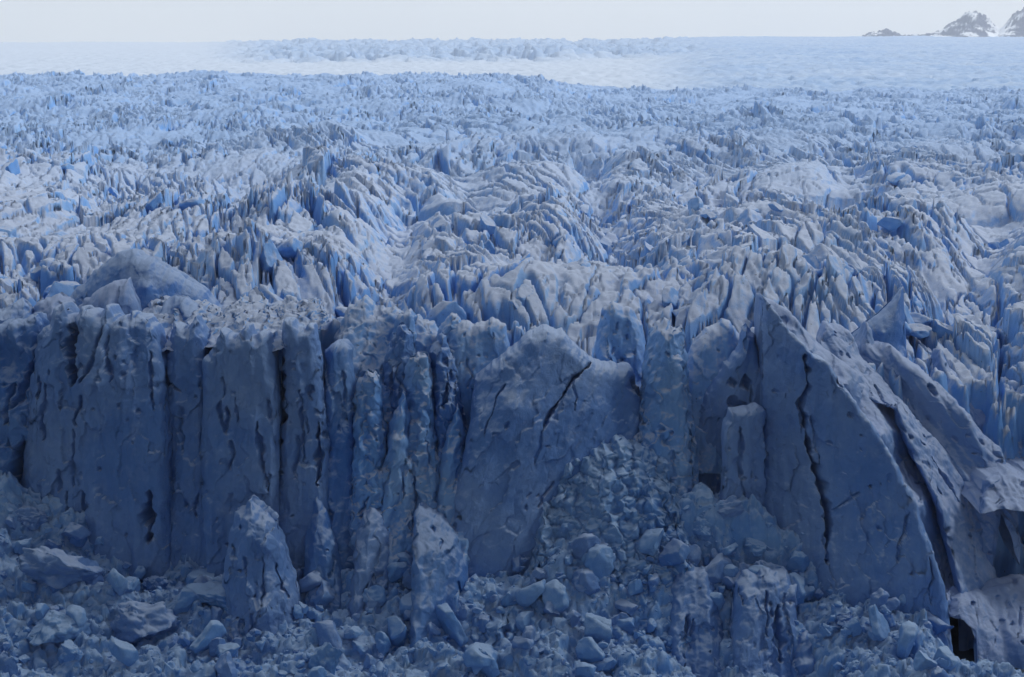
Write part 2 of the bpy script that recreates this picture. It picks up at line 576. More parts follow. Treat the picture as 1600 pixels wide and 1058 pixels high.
def piece(name, top, bottom, ctrl, thick=10.0, seed=0, mat=None, parent=None, cracks=(), rough=1.0, facet=1.0,
          flute=1.0, round_px=22.0, round_m=3.4, edge=4.0, auto=4, pits=14, step=1.6, crumb=0.0, flute_dir=0.0, back=3, hem=False):
    """one mass of ice: silhouette (photo pixels), front depth from control points, real thickness behind"""
    R = np.random.default_rng(1000 + seed)
    top = np.array(top, float)
    bot = np.array(bottom, float) if not np.isscalar(bottom) else np.array([(top[0, 0], bottom), (top[-1, 0], bottom)], float)
    # columns: by length along the silhouette
    m = np.abs(np.diff(top[:, 0])) + 0.22 * np.abs(np.diff(top[:, 1]))
    cum = np.concatenate([[0], np.cumsum(m)])
    nc = max(8, int(cum[-1] / step))
    s = np.linspace(0, cum[-1], nc)
    cx = np.interp(s, cum, top[:, 0]); cy = np.interp(s, cum, top[:, 1])
    nz = fbm2(s / 22.0, s * 0 + seed * 3.7, 4, 300 + seed, 0.6)
    cy = cy + edge * nz
    cx = cx + 0.5 * edge * fbm2(s / 22.0, s * 0 + seed * 5.1 + 50, 3, 310 + seed, 0.6)
    cx = np.maximum.accumulate(cx + np.arange(nc) * 1e-3)
    by = np.interp(cx, bot[:, 0], bot[:, 1])
    by = np.maximum(by, cy + 3)
    hmax = float((by - cy).max())
    nr = max(8, int(hmax / (step * 1.1)))
    v = np.linspace(0, 1, nr)[:, None]
    PX = np.repeat(cx[None, :], nr, 0)
    PY = cy[None, :] + (by - cy)[None, :] * v
    # distance to the silhouette (top and sides)
    outl = np.concatenate([[(top[0, 0], bot[0, 1])], top, [(top[-1, 0], bot[-1, 1])]])
    outl2 = np.stack([cx, cy], 1)
    d = poly_dist(PX, PY, [tuple(p) for p in outl2] + [(cx[-1], cy[-1])])
    d = np.minimum(d, np.minimum(PX - cx[0], cx[-1] - PX) + 0.0)
    if hem:
        d = np.minimum(d, poly_dist(PX, PY, [tuple(p) for p in np.stack([cx, by], 1)[::3]]))
    Y = rbf(ctrl, PX, PY)
    e = np.clip(d / round_px, 0, 1)
    Y = Y + round_m * (1 - np.sqrt(np.clip(1 - (1 - e) ** 2, 0, 1)))
    x0, y0, z0 = at(PX, PY, Y)
    # fluting, facets, weathering: pushes the surface in and out along its depth
    ca, sa = math.cos(flute_dir), math.sin(flute_dir)
    fx = x0 * ca + z0 * sa; fz = -x0 * sa + z0 * ca
    disp = flute * (0.75 * fbm2(fx / 3.2 + seed, fz / 15.0, 3, 320 + seed))
    wx = fx + 1.4 * fbm2(fx / 4, fz / 4, 3, 330 + seed); wz = fz + 1.8 * fbm2(fx / 4 + 9, fz / 5, 3, 340 + seed)
    f_, gp, ox, oz, r1, r2, r3 = worley2(wx / 3.6, wz / 8.5, 350 + seed)
    disp = disp + facet * (0.55 * (r1 - 0.5) + 1.3 * (r2 - 0.5) * ox + 1.3 * (r3 - 0.5) * oz)
    f_, gp2, ox, oz, r1b, r2b, r3b = worley2(wx / 1.5, wz / 2.7, 360 + seed)
    disp = disp + facet * 0.08 * ((r1b - 0.5) + 1.6 * (r2b - 0.5) * ox + 1.6 * (r3b - 0.5) * oz)
    disp = disp + rough * (0.30 * fbm3(x0 / 3.4, Y / 3.4, z0 / 4.2, 5, 370 + seed, 0.5))
    if crumb:
        f3, g3, ox, oz, r1c, r2c, r3c = worley2(x0 / 1.3 + 0.4 * noise2(x0, z0, 5), z0 / 1.2, 380 + seed)
        disp = disp + crumb * (0.9 * np.sqrt(np.clip(0.5 - f3 * f3, 0, 1)) + 0.7 * (r1c - 0.5))
        f3, g3, ox, oz, r1c, r2c, r3c = worley2(x0 / 0.55, z0 / 0.5, 390 + seed)
        disp = disp + crumb * 0.35 * np.sqrt(np.clip(0.5 - f3 * f3, 0, 1))
    cut = np.zeros_like(disp)
    allc = [(list(c[0]), c[1], c[2]) for c in cracks]
    xs, xe = cx[0], cx[-1]
    for k in range(auto):                                      # fissures that run with the fluting
        qx = R.uniform(xs + 0.12 * (xe - xs), xe - 0.12 * (xe - xs))
        q0 = np.interp(qx, cx, cy); q1 = np.interp(qx, cx, by)
        a0 = q0 + R.uniform(0.1, 0.7) * (q1 - q0)
        ln = R.uniform(20, 90)
        pts = [(qx, a0)]
        for j in range(5):
            pts.append((pts[-1][0] + R.normal(0, 2.2) + flute_dir * ln / 5, pts[-1][1] + ln / 5))
        allc.append((pts, R.uniform(1.3, 2.4), R.uniform(0.8, 2.0)))
    for k in range(pits):
        qx = R.uniform(xs + 0.08 * (xe - xs), xe - 0.08 * (xe - xs))
        q0 = np.interp(qx, cx, cy); q1 = np.interp(qx, cx, by)
        a0 = q0 + R.uniform(0.06, 0.9) * (q1 - q0)
        ln = R.uniform(2, 11)
        allc.append(([(qx, a0), (qx + R.normal(0, 2) + flute_dir * ln, a0 + ln)], R.uniform(1.4, 2.6), R.uniform(0.4, 1.0)))
    for pts, w, dp in allc:
        P = np.array(pts)
        x0b, x1b = P[:, 0].min() - 14, P[:, 0].max() + 14
        y0b, y1b = P[:, 1].min() - 14, P[:, 1].max() + 14
        mk = (PX > x0b) & (PX < x1b) & (PY > y0b) & (PY < y1b)
        if not mk.any():
            continue
        qx, qy = PX[mk], PY[mk]
        jig = 3.5 * fbm2(qy / 24.0, qx * 0 + seed + w, 4, 400 + seed, 0.42)
        dd, t = poly_dist(qx + jig, qy, pts, True)
        ww = w * (0.35 + 1.3 * np.sqrt(np.clip(t * (1 - t) * 4, 0, 1))) * np.clip(1 + 1.3 * fbm2(qy / 22, qx * 0 + w, 2, 410 + seed), 0.2, 2.2)
        c = dp * np.clip(1 - dd / np.maximum(ww, 0.5), 0, 1) ** 0.75
        cut[mk] = np.maximum(cut[mk], c)
    ny = -disp + cut
    # silhouettes break up too: shift sideways a little
    sx = 0.35 * fbm3(x0 / 1.9, Y / 1.9, z0 / 1.9, 3, 420 + seed) * rough
    sz = 0.30 * fbm3(x0 / 2.1 + 30, Y / 2.1, z0 / 2.1, 3, 430 + seed) * rough
    x1, y1, z1 = x0 + sx, Y + ny, z0 + sz
    # lean the displacement with the slope so that receding surfaces are shaped in height as well
    gy = np.gradient(Y, axis=0) / np.maximum(1e-3, np.abs(np.gradient(z0, axis=0)))
    up = np.clip(gy, -3, 3)
    slope = np.clip(-up, 0, 3) / np.sqrt(1 + up * up)
    z1 = z1 - 0.6 * ny * slope
    front = np.stack([x1, y1, z1], -1)
    d[0, :] = 0; d[:, 0] = 0; d[:, -1] = 0
    if hem:
        d[-1, :] = 0
    tb = thick * np.sqrt(np.clip(1 - (1 - np.clip(d / (round_px * 2.5), 0, 1)) ** 2, 0, 1))
    bi = np.unique(np.concatenate([[0, 1, 3], np.arange(6, nr, back * 3), [nr - 1]]))
    bj = np.arange(nc)
    bk = np.stack([x1, y1 + cut * -1 + tb, z1], -1)[np.ix_(bi, bj)]
    verts = np.concatenate([front.reshape(-1, 3), bk.reshape(-1, 3)])
    quads = np.concatenate([grid_quads(nr, nc, 0, True), grid_quads(len(bi), len(bj), nr * nc)])
    loc = Vector((float(x1[-1].mean()), float(y1[-1].mean()), float(z1[-1].min())))
    org = loc if parent is None else Vector(parent.location)
    verts = verts - np.array(org)[None, :]
    o = link(name, make_mesh(name, verts, quads=quads), mat or M_WALL, parent)
    if parent is None:
        o.location = loc
    return o

def solo(name, label, cat, *a, group=None, **k):
    return tag(piece(name, *a, **k), label, cat, group)

# ---- left: the tall fluted cliff
cl = thing('ice_cliff', 'tall fluted grey-blue ice cliff of upright columns with black vertical cracks', 'ice cliff', (-37, 228, 0))
piece('ice_column', [(26, 880), (34, 740), (45, 640), (60, 525), (80, 492), (98, 474), (112, 494), (128, 482), (150, 490), (165, 478), (186, 500), (205, 492), (224, 492), (245, 522), (257, 565), (262, 700), (266, 880)], 905,
      [(50, 700, 231), (98, 480, 234), (150, 600, 228), (200, 500, 234), (200, 700, 226), (250, 600, 229), (150, 870, 223), (240, 870, 223), (50, 870, 227)],
      14, 1, M_WALL, cl, [([(113, 505), (109, 540), (113, 602)], 6, 6), ([(160, 512), (143, 565), (122, 600)], 2.2, 2), ([(95, 540), (108, 560)], 2, 1.5),
      ([(131, 768), (130, 820), (122, 850)], 2.4, 2), ([(236, 548), (236, 640)], 2, 1.5), ([(231, 768), (233, 850)], 5, 5), ([(70, 600), (66, 690)], 2.5, 1.5)], auto=8, pits=26, edge=9)
piece('ice_column', [(246, 890), (250, 700), (249, 570), (262, 522), (276, 500), (292, 512), (304, 496), (320, 524), (330, 566), (336, 890)], 915,
      [(260, 540, 234), (300, 520, 234), (260, 700, 230), (310, 700, 230), (290, 880, 225)], 12, 2, M_WALL, cl,
      [([(258, 640), (254, 700), (250, 780)], 4, 6), ([(256, 560), (262, 600), (281, 612)], 2, 1.5)], rough=1.5, pits=14, edge=9)
piece('ice_column', [(310, 900), (313, 720), (316, 570), (326, 548), (346, 520), (366, 528), (384, 508), (398, 524), (414, 518), (428, 544), (433, 600), (436, 740), (438, 900)], 925,
      [(330, 540, 229), (380, 520, 229.5), (425, 540, 229), (330, 720, 226), (400, 720, 225.5), (370, 880, 221)], 13, 3, M_WALL, cl,
      [([(400, 660), (408, 720), (420, 770)], 2.2, 2), ([(368, 620), (372, 660)], 2, 1)], auto=6, pits=18, edge=8)
piece('ice_column', [(430, 900), (434, 720), (438, 560), (444, 506), (460, 500), (474, 514), (490, 508), (503, 556), (514, 700), (522, 900)], 925,
      [(446, 520, 231), (490, 540, 230), (450, 700, 228), (500, 700, 227), (480, 890, 222)], 12, 4, M_WALL, cl,
      [([(434, 545), (435, 640), (431, 700)], 6, 7), ([(470, 610), (474, 720)], 2, 1.5), ([(498, 660), (497, 760)], 3, 2.5)], auto=5, edge=9)
piece('ice_column', [(500, 900), (503, 640), (510, 545), (530, 530), (547, 545), (556, 640), (566, 780), (572, 900)], 925,
      [(510, 560, 233), (545, 560, 234), (530, 700, 229), (540, 880, 223)], 12, 5, M_BLUE, cl, [], auto=3)
piece('snow_cap', [(186, 545), (205, 500), (226, 482), (250, 462), (278, 478), (312, 468), (345, 486), (380, 470), (420, 486), (452, 464), (478, 474), (500, 466), (514, 496)], [(186, 560), (300, 545), (430, 550), (480, 535), (514, 500)],
      [(200, 540, 238), (300, 540, 237), (400, 535, 235), (480, 530, 238), (510, 500, 244), (250, 475, 254), (340, 486, 253), (430, 484, 254), (490, 474, 254), (300, 510, 243), (390, 510, 238), (450, 510, 240)],
      5, 6, M_FIELD, cl, [], rough=2.6, facet=1.8, flute=0.8, auto=0, pits=14, round_px=6, round_m=1, edge=9)
piece('leaning_slab', [(-90, 800), (-60, 600), (-30, 520), (8, 505), (40, 498), (58, 486), (70, 510), (62, 580), (64, 700), (66, 860)] and [(-90, 800), (-60, 600), (-30, 520), (8, 505), (40, 498), (58, 486), (70, 520), (76, 620), (80, 860)], 880,
      [(-30, 560, 236), (60, 500, 238), (-30, 800, 228), (60, 800, 231), (20, 650, 233)], 10, 7, M_BLUE, cl,
      [([(36, 690), (28, 740), (24, 785)], 9, 8), ([(20, 600), (5, 665)], 3, 2), ([(64, 540), (40, 600), (18, 640)], 4, 2.5)], rough=1.8, flute=1.4, flute_dir=0.35)

solo('ice_peak', 'dark rounded blue ice hump rising behind the fluted cliff', 'ice peak',
     [(80, 500), (110, 462), (135, 438), (160, 412), (190, 393), (206, 389), (226, 399), (256, 414), (290, 432), (322, 455), (350, 490)], 540,
     [(205, 395, 262), (150, 440, 262), (230, 450, 256), (290, 450, 261), (120, 480, 262), (220, 520, 252), (330, 490, 262)],
     12, 10, M_BLUE, rough=0.6, facet=0.5, flute=0.5, auto=0, pits=4, edge=3, round_px=24, round_m=4)
solo('ice_fin', 'pale pointed ice fin leaning in front of the dark rounded hump', 'ice fin',
     [(92, 505), (118, 482), (142, 462), (165, 446), (188, 436), (202, 431), (207, 452), (218, 478), (224, 505)], 530,
     [(200, 436, 250), (130, 480, 252), (170, 480, 247), (215, 500, 249)], 7, 11, M_FLANK, rough=0.6, facet=0.5, auto=0, pits=4, edge=3)
solo('ice_fin', 'low wedge of ice beside the pale fin above the leaning slab', 'ice fin',
     [(40, 520), (58, 470), (72, 462), (92, 455), (112, 470), (128, 500), (135, 530)], 545, [(70, 470, 250), (100, 500, 246), (60, 520, 246)], 7, 12, M_FLANK, auto=0, pits=4)
solo('ice_fin', 'bluish shard of ice standing left of the low wedge on the cliff top', 'ice fin',
     [(-60, 540), (-30, 495), (0, 480), (22, 474), (38, 467), (50, 490), (64, 515), (70, 545)], 560, [(38, 470, 249), (0, 500, 246), (50, 530, 244)], 7, 13, M_WALL, auto=0, pits=4)
solo('ice_hump', 'low blue hump of ice on the cliff top under the dark rounded peak', 'ice hump',
     [(240, 500), (256, 470), (275, 459), (296, 466), (318, 480), (338, 500)], 515, [(280, 465, 252), (290, 495, 248), (250, 495, 249)], 5, 14, M_BLUE, rough=0.6, facet=0.4, auto=0, pits=2, edge=2)

# ---- centre left: jumbled pinnacles
PIN = 'narrow crumbling ice pinnacle in the jumble between cliff and cracked dome'
pins = [
    ('crumbly pale ice pinnacle beside the black gap at the end of the fluted cliff', [(544, 860), (550, 700), (553, 625), (562, 592), (576, 572), (592, 592), (602, 680), (612, 780), (618, 860)], 880, [(575, 580, 231), (580, 700, 228), (585, 860, 221)], 20, M_FIELD),
    ('slender blue ice pinnacle rising behind the crumbly pale pinnacle', [(588, 820), (594, 640), (601, 562), (611, 532), (626, 506), (640, 516), (650, 562), (657, 700), (660, 820)], 840, [(626, 512, 239), (625, 640, 236), (625, 820, 230)], 21, M_BLUE),
    ('pale bulbous ice pinnacle in the middle of the jumbled pinnacles', [(618, 840), (624, 690), (631, 602), (640, 562), (652, 546), (668, 557), (680, 622), (688, 740), (694, 840)], 860, [(652, 550, 234), (655, 680, 230), (655, 840, 223)], 22, M_FIELD),
    ('tall blue ice pinnacle against the left edge of the cracked dome', [(660, 860), (668, 640), (674, 545), (682, 521), (696, 526), (710, 570), (726, 642), (742, 720), (752, 860)], 880, [(690, 525, 238), (700, 640, 234), (710, 860, 226)], 23, M_BLUE)]
for lab, tp, bt, ct, sd_, mt in pins:
    solo('ice_pinnacle', lab, 'ice pinnacle', tp, bt, ct, thick=8, seed=sd_, mat=mt, rough=2.2, flute=2.2, crumb=0.5, pits=6, auto=4, edge=7, round_px=20, round_m=5, group='jumbled pinnacles of the ice front')
SPL = [('thin pale ice splinter leaning right behind the slender blue pinnacle', [(596, 620), (606, 540), (622, 498), (640, 478), (650, 492), (652, 560), (656, 620)], 640, [(638, 484, 246), (628, 550, 243), (630, 630, 240)], 26),
       ('pale split ice splinter behind the tall blue pinnacle beside the dome', [(660, 640), (672, 560), (690, 510), (706, 486), (720, 498), (728, 560), (736, 640)], 660, [(706, 492, 247), (700, 560, 243), (700, 650, 240)], 27),
       ('short pale splinter leaning between the crumbly and bulbous pinnacles', [(584, 860), (602, 690), (618, 640), (632, 612), (640, 640), (644, 700), (652, 860)], 890, [(630, 618, 231), (622, 690, 228), (620, 880, 219)], 28),
       ('short pale splinter leaning between the bulbous and tall blue pinnacles', [(670, 880), (684, 720), (698, 660), (716, 630), (724, 660), (728, 720), (738, 880)], 910, [(714, 636, 232), (704, 710, 229), (704, 900, 218)], 29)]
for lab, tp, bt, ct, sd_ in SPL:
    solo('ice_splinter', lab, 'ice splinter', tp, bt, ct, thick=5, seed=sd_, mat=M_FIELD, rough=1.6, flute=1.6, pits=4, auto=2, edge=5, round_px=14, round_m=3.5, flute_dir=-0.25, group='jumbled pinnacles of the ice front')
solo('ice_slab', 'broad pale blue upright slab behind the jumbled pinnacles', 'ice slab',
     [(684, 720), (690, 570), (700, 517), (720, 501), (745, 504), (770, 499), (790, 510), (800, 560), (812, 720)], 740, [(700, 520, 245), (780, 520, 245), (740, 600, 241), (740, 720, 238)], thick=8, seed=24, mat=M_FIELD, auto=2)
solo('ice_slab', 'rounded pale ice mass with a creased face behind the crumbly pinnacle', 'ice slab',
     [(512, 640), (524, 530), (545, 478), (572, 466), (602, 482), (640, 492), (676, 502), (700, 540), (706, 640)], 660, [(572, 475, 250), (560, 540, 244), (640, 510, 249), (650, 600, 243)], thick=9, seed=25, mat=M_FIELD, rough=1.6, auto=3)

# ---- centre: cracked dome
solo('ice_dome', 'large smooth dark blue ice dome split by one diagonal crack', 'ice dome',
     [(684, 930), (694, 860), (708, 790), (735, 655), (742, 592), (770, 570), (800, 546), (826, 522), (850, 512), (880, 520), (905, 546), (922, 560), (942, 570), (985, 576), (1000, 602), (1010, 650), (1018, 760), (1024, 930)], 950,
     [(845, 518, 238), (800, 560, 235), (750, 600, 235), (800, 640, 229), (760, 720, 226), (710, 860, 222), (900, 552, 237), (960, 580, 240), (860, 650, 231), (990, 640, 240), (930, 640, 234), (900, 760, 229), (1000, 780, 234), (800, 860, 222)],
     16, 30, M_WALL, cracks=[([(922, 566), (892, 600), (862, 640), (846, 674)], 2.6, 2.6), ([(892, 600), (900, 622), (896, 640)], 1.4, 0.8), ([(846, 674), (842, 700), (834, 726)], 1.3, 0.8), ([(985, 590), (1000, 618)], 5, 3)], rough=0.7, facet=0.7, flute=0.6, auto=2, pits=16, flute_dir=-0.5)
solo('ice_block', 'pale rounded ice block standing right of the cracked dome', 'ice block',
     [(968, 800), (982, 700), (1000, 640), (1006, 560), (1015, 520), (1034, 500), (1048, 514), (1064, 506), (1074, 548), (1082, 660), (1092, 800)], 800, [(1030, 505, 242), (1000, 600, 239), (1060, 600, 238), (1030, 700, 234), (1030, 790, 230)], thick=10, seed=31, mat=M_FIELD, rough=2.0, facet=1.6, auto=3, edge=8, round_px=34, round_m=6)
solo('ice_slab', 'smooth bright blue slab between the pale block and the great horned peak', 'ice slab',
     [(1056, 720), (1064, 600), (1072, 556), (1088, 530), (1110, 508), (1130, 497), (1150, 508), (1166, 545), (1172, 720)], 740, [(1130, 500, 252), (1080, 560, 248), (1140, 600, 246), (1100, 700, 241)], thick=8, seed=32, mat=M_FIELD, rough=0.7, auto=1)
solo('ice_slab', 'upright blue slab behind the right shoulder of the cracked dome', 'ice slab',
     [(918, 610), (930, 540), (940, 484), (958, 470), (985, 482), (1004, 506), (1014, 610)], 640, [(958, 476, 252), (950, 560, 248), (1000, 560, 250)], thick=8, seed=33, mat=M_FIELD, auto=1)
solo('ice_pillar', 'crumbling pile of crushed pale ice heaped below the cracked dome', 'ice pile',
     [(800, 1010), (822, 900), (842, 800), (870, 742), (900, 706), (940, 690), (985, 690), (1020, 702), (1046, 732), (1068, 800), (1084, 900), (1096, 1010)], 1030,
     [(940, 695, 232), (870, 760, 229), (1040, 760, 229), (950, 760, 226), (900, 880, 219), (1040, 880, 219), (950, 1000, 213)], thick=14, seed=34, mat=M_RUBBLE, rough=2.4, facet=1.4, flute=1.6, crumb=1.1, auto=6, pits=20, edge=8)

# ---- right: the great horned peak
pk = thing('ice_peak', 'great horned ice peak with a dark smooth face and pale ribbed right flank', 'ice peak', (48, 228, 0))
piece('flank_slab', [(1184, 640), (1187, 520), (1190, 462), (1212, 471), (1236, 489), (1258, 513), (1276, 531), (1292, 548), (1330, 575), (1380, 615), (1440, 668), (1490, 730), (1530, 800), (1550, 880), (1566, 970), (1576, 1090)], [(1184, 1110), (1470, 1110), (1479, 948), (1530, 965), (1576, 1092)],
      [(1190, 466, 241.5), (1215, 480, 241), (1240, 515, 237.5), (1255, 512, 242), (1262, 545, 234), (1276, 533, 243), (1320, 600, 230), (1375, 682, 226), (1432, 792, 221.5), (1478, 940, 216), (1495, 1080, 211), (1400, 640, 246), (1430, 700, 242), (1470, 790, 238), (1510, 900, 232), (1490, 740, 246), (1546, 880, 240), (1560, 1000, 230), (1225, 600, 247), (1195, 600, 250), (1240, 800, 244), (1300, 900, 238), (1350, 1060, 230), (1300, 700, 240), (1420, 900, 224), (1345, 600, 240)],
      14, 40, M_FLANK, pk, [], rough=0.8, facet=0.7, flute=1.3, auto=2, pits=24, flute_dir=0.5, step=1.4, edge=2.5, round_px=10, round_m=1.5)
piece('flank_slab', [(1272, 575), (1282, 530), (1288, 507), (1306, 504), (1328, 516), (1350, 560), (1400, 616), (1440, 660), (1490, 722), (1530, 792), (1548, 862), (1564, 960), (1576, 1090)],
      [(1272, 580), (1300, 596), (1340, 622), (1402, 640), (1408, 672), (1420, 700), (1440, 742), (1468, 802), (1490, 880), (1498, 930), (1530, 955), (1576, 1092)],
      [(1306, 510, 249.5), (1328, 520, 251), (1400, 618, 245), (1490, 725, 240), (1546, 862, 233), (1568, 1000, 223), (1285, 560, 243), (1340, 600, 240), (1402, 636, 236), (1420, 690, 232), (1440, 735, 229.5), (1470, 805, 226), (1495, 890, 221), (1530, 1060, 213), (1450, 690, 237)],
      8, 49, M_FLANK, pk, [], rough=0.8, facet=0.8, flute=1.3, auto=2, pits=24, flute_dir=0.6, step=1.4, edge=3, round_px=9, round_m=2.0, hem=True)
piece('flank_slab', [(1318, 620), (1332, 558), (1345, 530), (1353, 503), (1362, 525), (1371, 534), (1400, 548), (1440, 576), (1480, 616), (1530, 666), (1562, 702), (1584, 764), (1596, 880)], [(1318, 900), (1550, 900), (1562, 800), (1596, 884)],
      [(1353, 508, 254), (1371, 540, 253), (1450, 600, 246), (1550, 720, 240), (1480, 800, 236), (1400, 640, 248), (1340, 600, 252)],
      12, 41, M_FLANK, pk, [([(1452, 600), (1462, 620)], 3, 2)], rough=0.8, facet=0.7, flute=1.3, auto=3, pits=18, flute_dir=0.6)
piece('flank_slab', [(1425, 700), (1442, 630), (1456, 575), (1470, 545), (1485, 570), (1510, 600), (1546, 636), (1582, 666), (1620, 690), (1680, 730), (1720, 790)], [(1425, 880), (1550, 880), (1562, 792), (1720, 806)],
      [(1470, 550, 257), (1500, 640, 252), (1600, 690, 250), (1560, 780, 243), (1700, 760, 248), (1450, 640, 256)],
      12, 42, M_FLANK, pk, [([(1466, 588), (1482, 622), (1498, 655)], 7, 4), ([(1580, 650), (1592, 690)], 4, 3)], rough=0.8, facet=0.7, auto=2, pits=18, flute_dir=0.6)
piece('horn_face', [(1180, 930), (1190, 720), (1190, 560), (1188, 500), (1190, 463), (1206, 480), (1232, 512), (1262, 546), (1290, 565), (1320, 600), (1346, 640), (1376, 682), (1402, 724), (1432, 792), (1456, 852), (1480, 940), (1494, 1090)], 1110,
      [(1190, 465, 240), (1206, 476, 238), (1232, 510, 235), (1190, 560, 241), (1195, 640, 238), (1262, 550, 231.5), (1320, 604, 228), (1375, 686, 224), (1432, 796, 219.5), (1478, 940, 214), (1225, 600, 236), (1260, 660, 232), (1200, 760, 233), (1270, 760, 228), (1340, 740, 224.5), (1200, 880, 228), (1300, 880, 221), (1400, 880, 216), (1460, 1060, 208), (1300, 1020, 214)],
      14, 43, M_WALL, pk, [([(1258, 556), (1264, 600), (1250, 640), (1260, 662)], 3.5, 3), ([(1257, 645), (1270, 720), (1284, 760), (1294, 802), (1291, 880)], 3.6, 4.5), ([(1268, 650), (1276, 690), (1282, 745)], 1.8, 1.2), ([(1294, 800), (1310, 790), (1345, 770)], 1.5, 0.6),
      ([(1309, 588), (1316, 606)], 2.5, 1.5), ([(1420, 800), (1400, 880)], 2, 0.8)], rough=0.7, facet=0.9, flute=0.9, auto=3, pits=40, edge=2.5, round_px=10, round_m=1.4)
piece('ice_column', [(1122, 900), (1126, 740), (1130, 662), (1142, 643), (1162, 640), (1186, 634), (1197, 640), (1203, 720), (1206, 900)], 920,
      [(1140, 660, 231), (1190, 650, 233), (1160, 760, 229), (1160, 890, 224), (1200, 800, 233)], 10, 44, M_WALL, pk, [([(1158, 668), (1155, 745)], 2.5, 1.6), ([(1198, 650), (1200, 730), (1201, 815)], 3.2, 4)], rough=0.8, facet=0.7, auto=2)
piece('side_fin', [(1066, 800), (1078, 700), (1086, 642), (1106, 606), (1130, 572), (1150, 550), (1160, 515), (1167, 500), (1180, 530), (1198, 600), (1210, 800)], 820,
      [(1165, 505, 245), (1150, 560, 243), (1090, 650, 243), (1190, 620, 242), (1140, 660, 241), (1110, 790, 238), (1180, 780, 238)], 9, 45, M_WALL, pk,
      [([(1163, 586), (1168, 610)], 5, 3), ([(1142, 590), (1145, 604)], 4, 2), ([(1140, 620), (1150, 636), (1172, 640)], 7, 2)], rough=0.8, facet=0.7, auto=1, flute_dir=-0.2)
piece('overhang', [(1532, 800), (1540, 752), (1560, 736), (1600, 741), (1640, 744), (1720, 760)], [(1532, 802), (1560, 795), (1600, 800), (1720, 830)],
      [(1545, 760, 230), (1600, 745, 234), (1600, 790, 227), (1700, 780, 229)], 22, 46, M_FLANK, pk, rough=1.4, facet=1.0, auto=0, pits=4, round_px=10)
solo('ice_fin', 'solitary dark triangular fin with a hooked tip behind the horned peak', 'ice fin',
     [(1310, 560), (1332, 522), (1352, 505), (1374, 488), (1392, 470), (1404, 452), (1412, 448), (1411, 480), (1412, 520), (1418, 580)] and
     [(1310, 560), (1332, 522), (1352, 505), (1374, 488), (1392, 470), (1404, 452), (1411, 447), (1413, 490), (1415, 530), (1420, 590)], 600,
     [(1410, 450, 263), (1340, 530, 262), (1380, 520, 258), (1410, 540, 261), (1380, 590, 254)], 6, 47, M_BLUE, rough=0.5, facet=0.4, flute=0.3, auto=0, pits=2, edge=2)
solo('ice_slab', 'broad sloping ice slab beside the black cave under the overhang', 'ice slab',
     [(1476, 960), (1484, 934), (1500, 924), (1540, 918), (1590, 905), (1640, 900), (1740, 880)], [(1476, 962), (1500, 968), (1517, 980), (1528, 1006), (1526, 1060), (1530, 1100), (1740, 1100)],
     [(1490, 945, 215), (1600, 915, 226), (1530, 1000, 212), (1600, 1000, 213), (1700, 930, 224), (1560, 1090, 208)], thick=9, seed=48, mat=M_FLANK, rough=1.0, auto=3, pits=16)

# ---- foreground spires and columns
solo('ice_spire', 'sharp pointed ice spire standing alone in the rubble before the fluted cliff', 'ice spire',
     [(342, 1060), (346, 960), (351, 880), (356, 840), (369, 802), (391, 779), (406, 791), (430, 812), (440, 852), (456, 892), (466, 936), (472, 1060)], 1085,
     [(391, 784, 213), (365, 850, 211), (410, 850, 209), (450, 890, 211.5), (360, 960, 208), (410, 950, 206), (460, 980, 209), (400, 1060, 202)],
     11, 50, M_WALL, cracks=[([(382, 868), (384, 900)], 2, 1), ([(430, 880), (440, 920), (452, 935)], 2, 1), ([(392, 950), (394, 985)], 1.8, 0.8)], rough=1.3, facet=1.0, auto=3, pits=18, round_px=26, round_m=5)
solo('ice_spire', 'slim blue ice spire leaning against the foot of the fluted cliff', 'ice spire',
     [(470, 980), (479, 830), (486, 774), (500, 768), (513, 800), (528, 852), (544, 980)], 1000, [(495, 772, 223), (505, 850, 219), (505, 990, 212)], thick=7, seed=51, mat=M_BLUE, rough=1.2, auto=1, pits=6, round_px=18, round_m=4)
solo('ice_spire', 'blunt dark ice spire below the crumbly pale pinnacle', 'ice spire',
     [(536, 1070), (549, 905), (560, 830), (570, 802), (584, 788), (602, 796), (616, 850), (630, 910), (644, 1070)], 1090, [(585, 792, 222), (580, 880, 217), (600, 900, 217), (590, 1000, 211), (590, 1080, 206)], thick=8, seed=52, mat=M_WALL, rough=1.5, auto=2, pits=8, round_px=22, round_m=4)
solo('ice_spire', 'flat-topped ice stump with a sloping pale cap below the dome', 'ice spire',
     [(636, 1080), (644, 860), (647, 802), (656, 790), (680, 794), (704, 812), (720, 838), (730, 880), (742, 1080)], 1100, [(655, 795, 220), (690, 802, 223), (670, 860, 214), (710, 870, 216), (690, 980, 210), (690, 1090, 204)], thick=9, seed=53, mat=M_BLUE, rough=1.2, auto=2, pits=8)
solo('ice_column', 'stout ice column at the foot of the crushed ice pile', 'ice column',
     [(1030, 1100), (1038, 980), (1046, 915), (1058, 890), (1080, 880), (1104, 884), (1120, 920), (1134, 1000), (1146, 1100)], 1120, [(1080, 886, 217), (1050, 960, 213), (1110, 960, 213), (1085, 1000, 210), (1085, 1100, 204)], thick=10, seed=54, mat=M_WALL, rough=1.3, auto=4, pits=12, round_px=22, round_m=4)
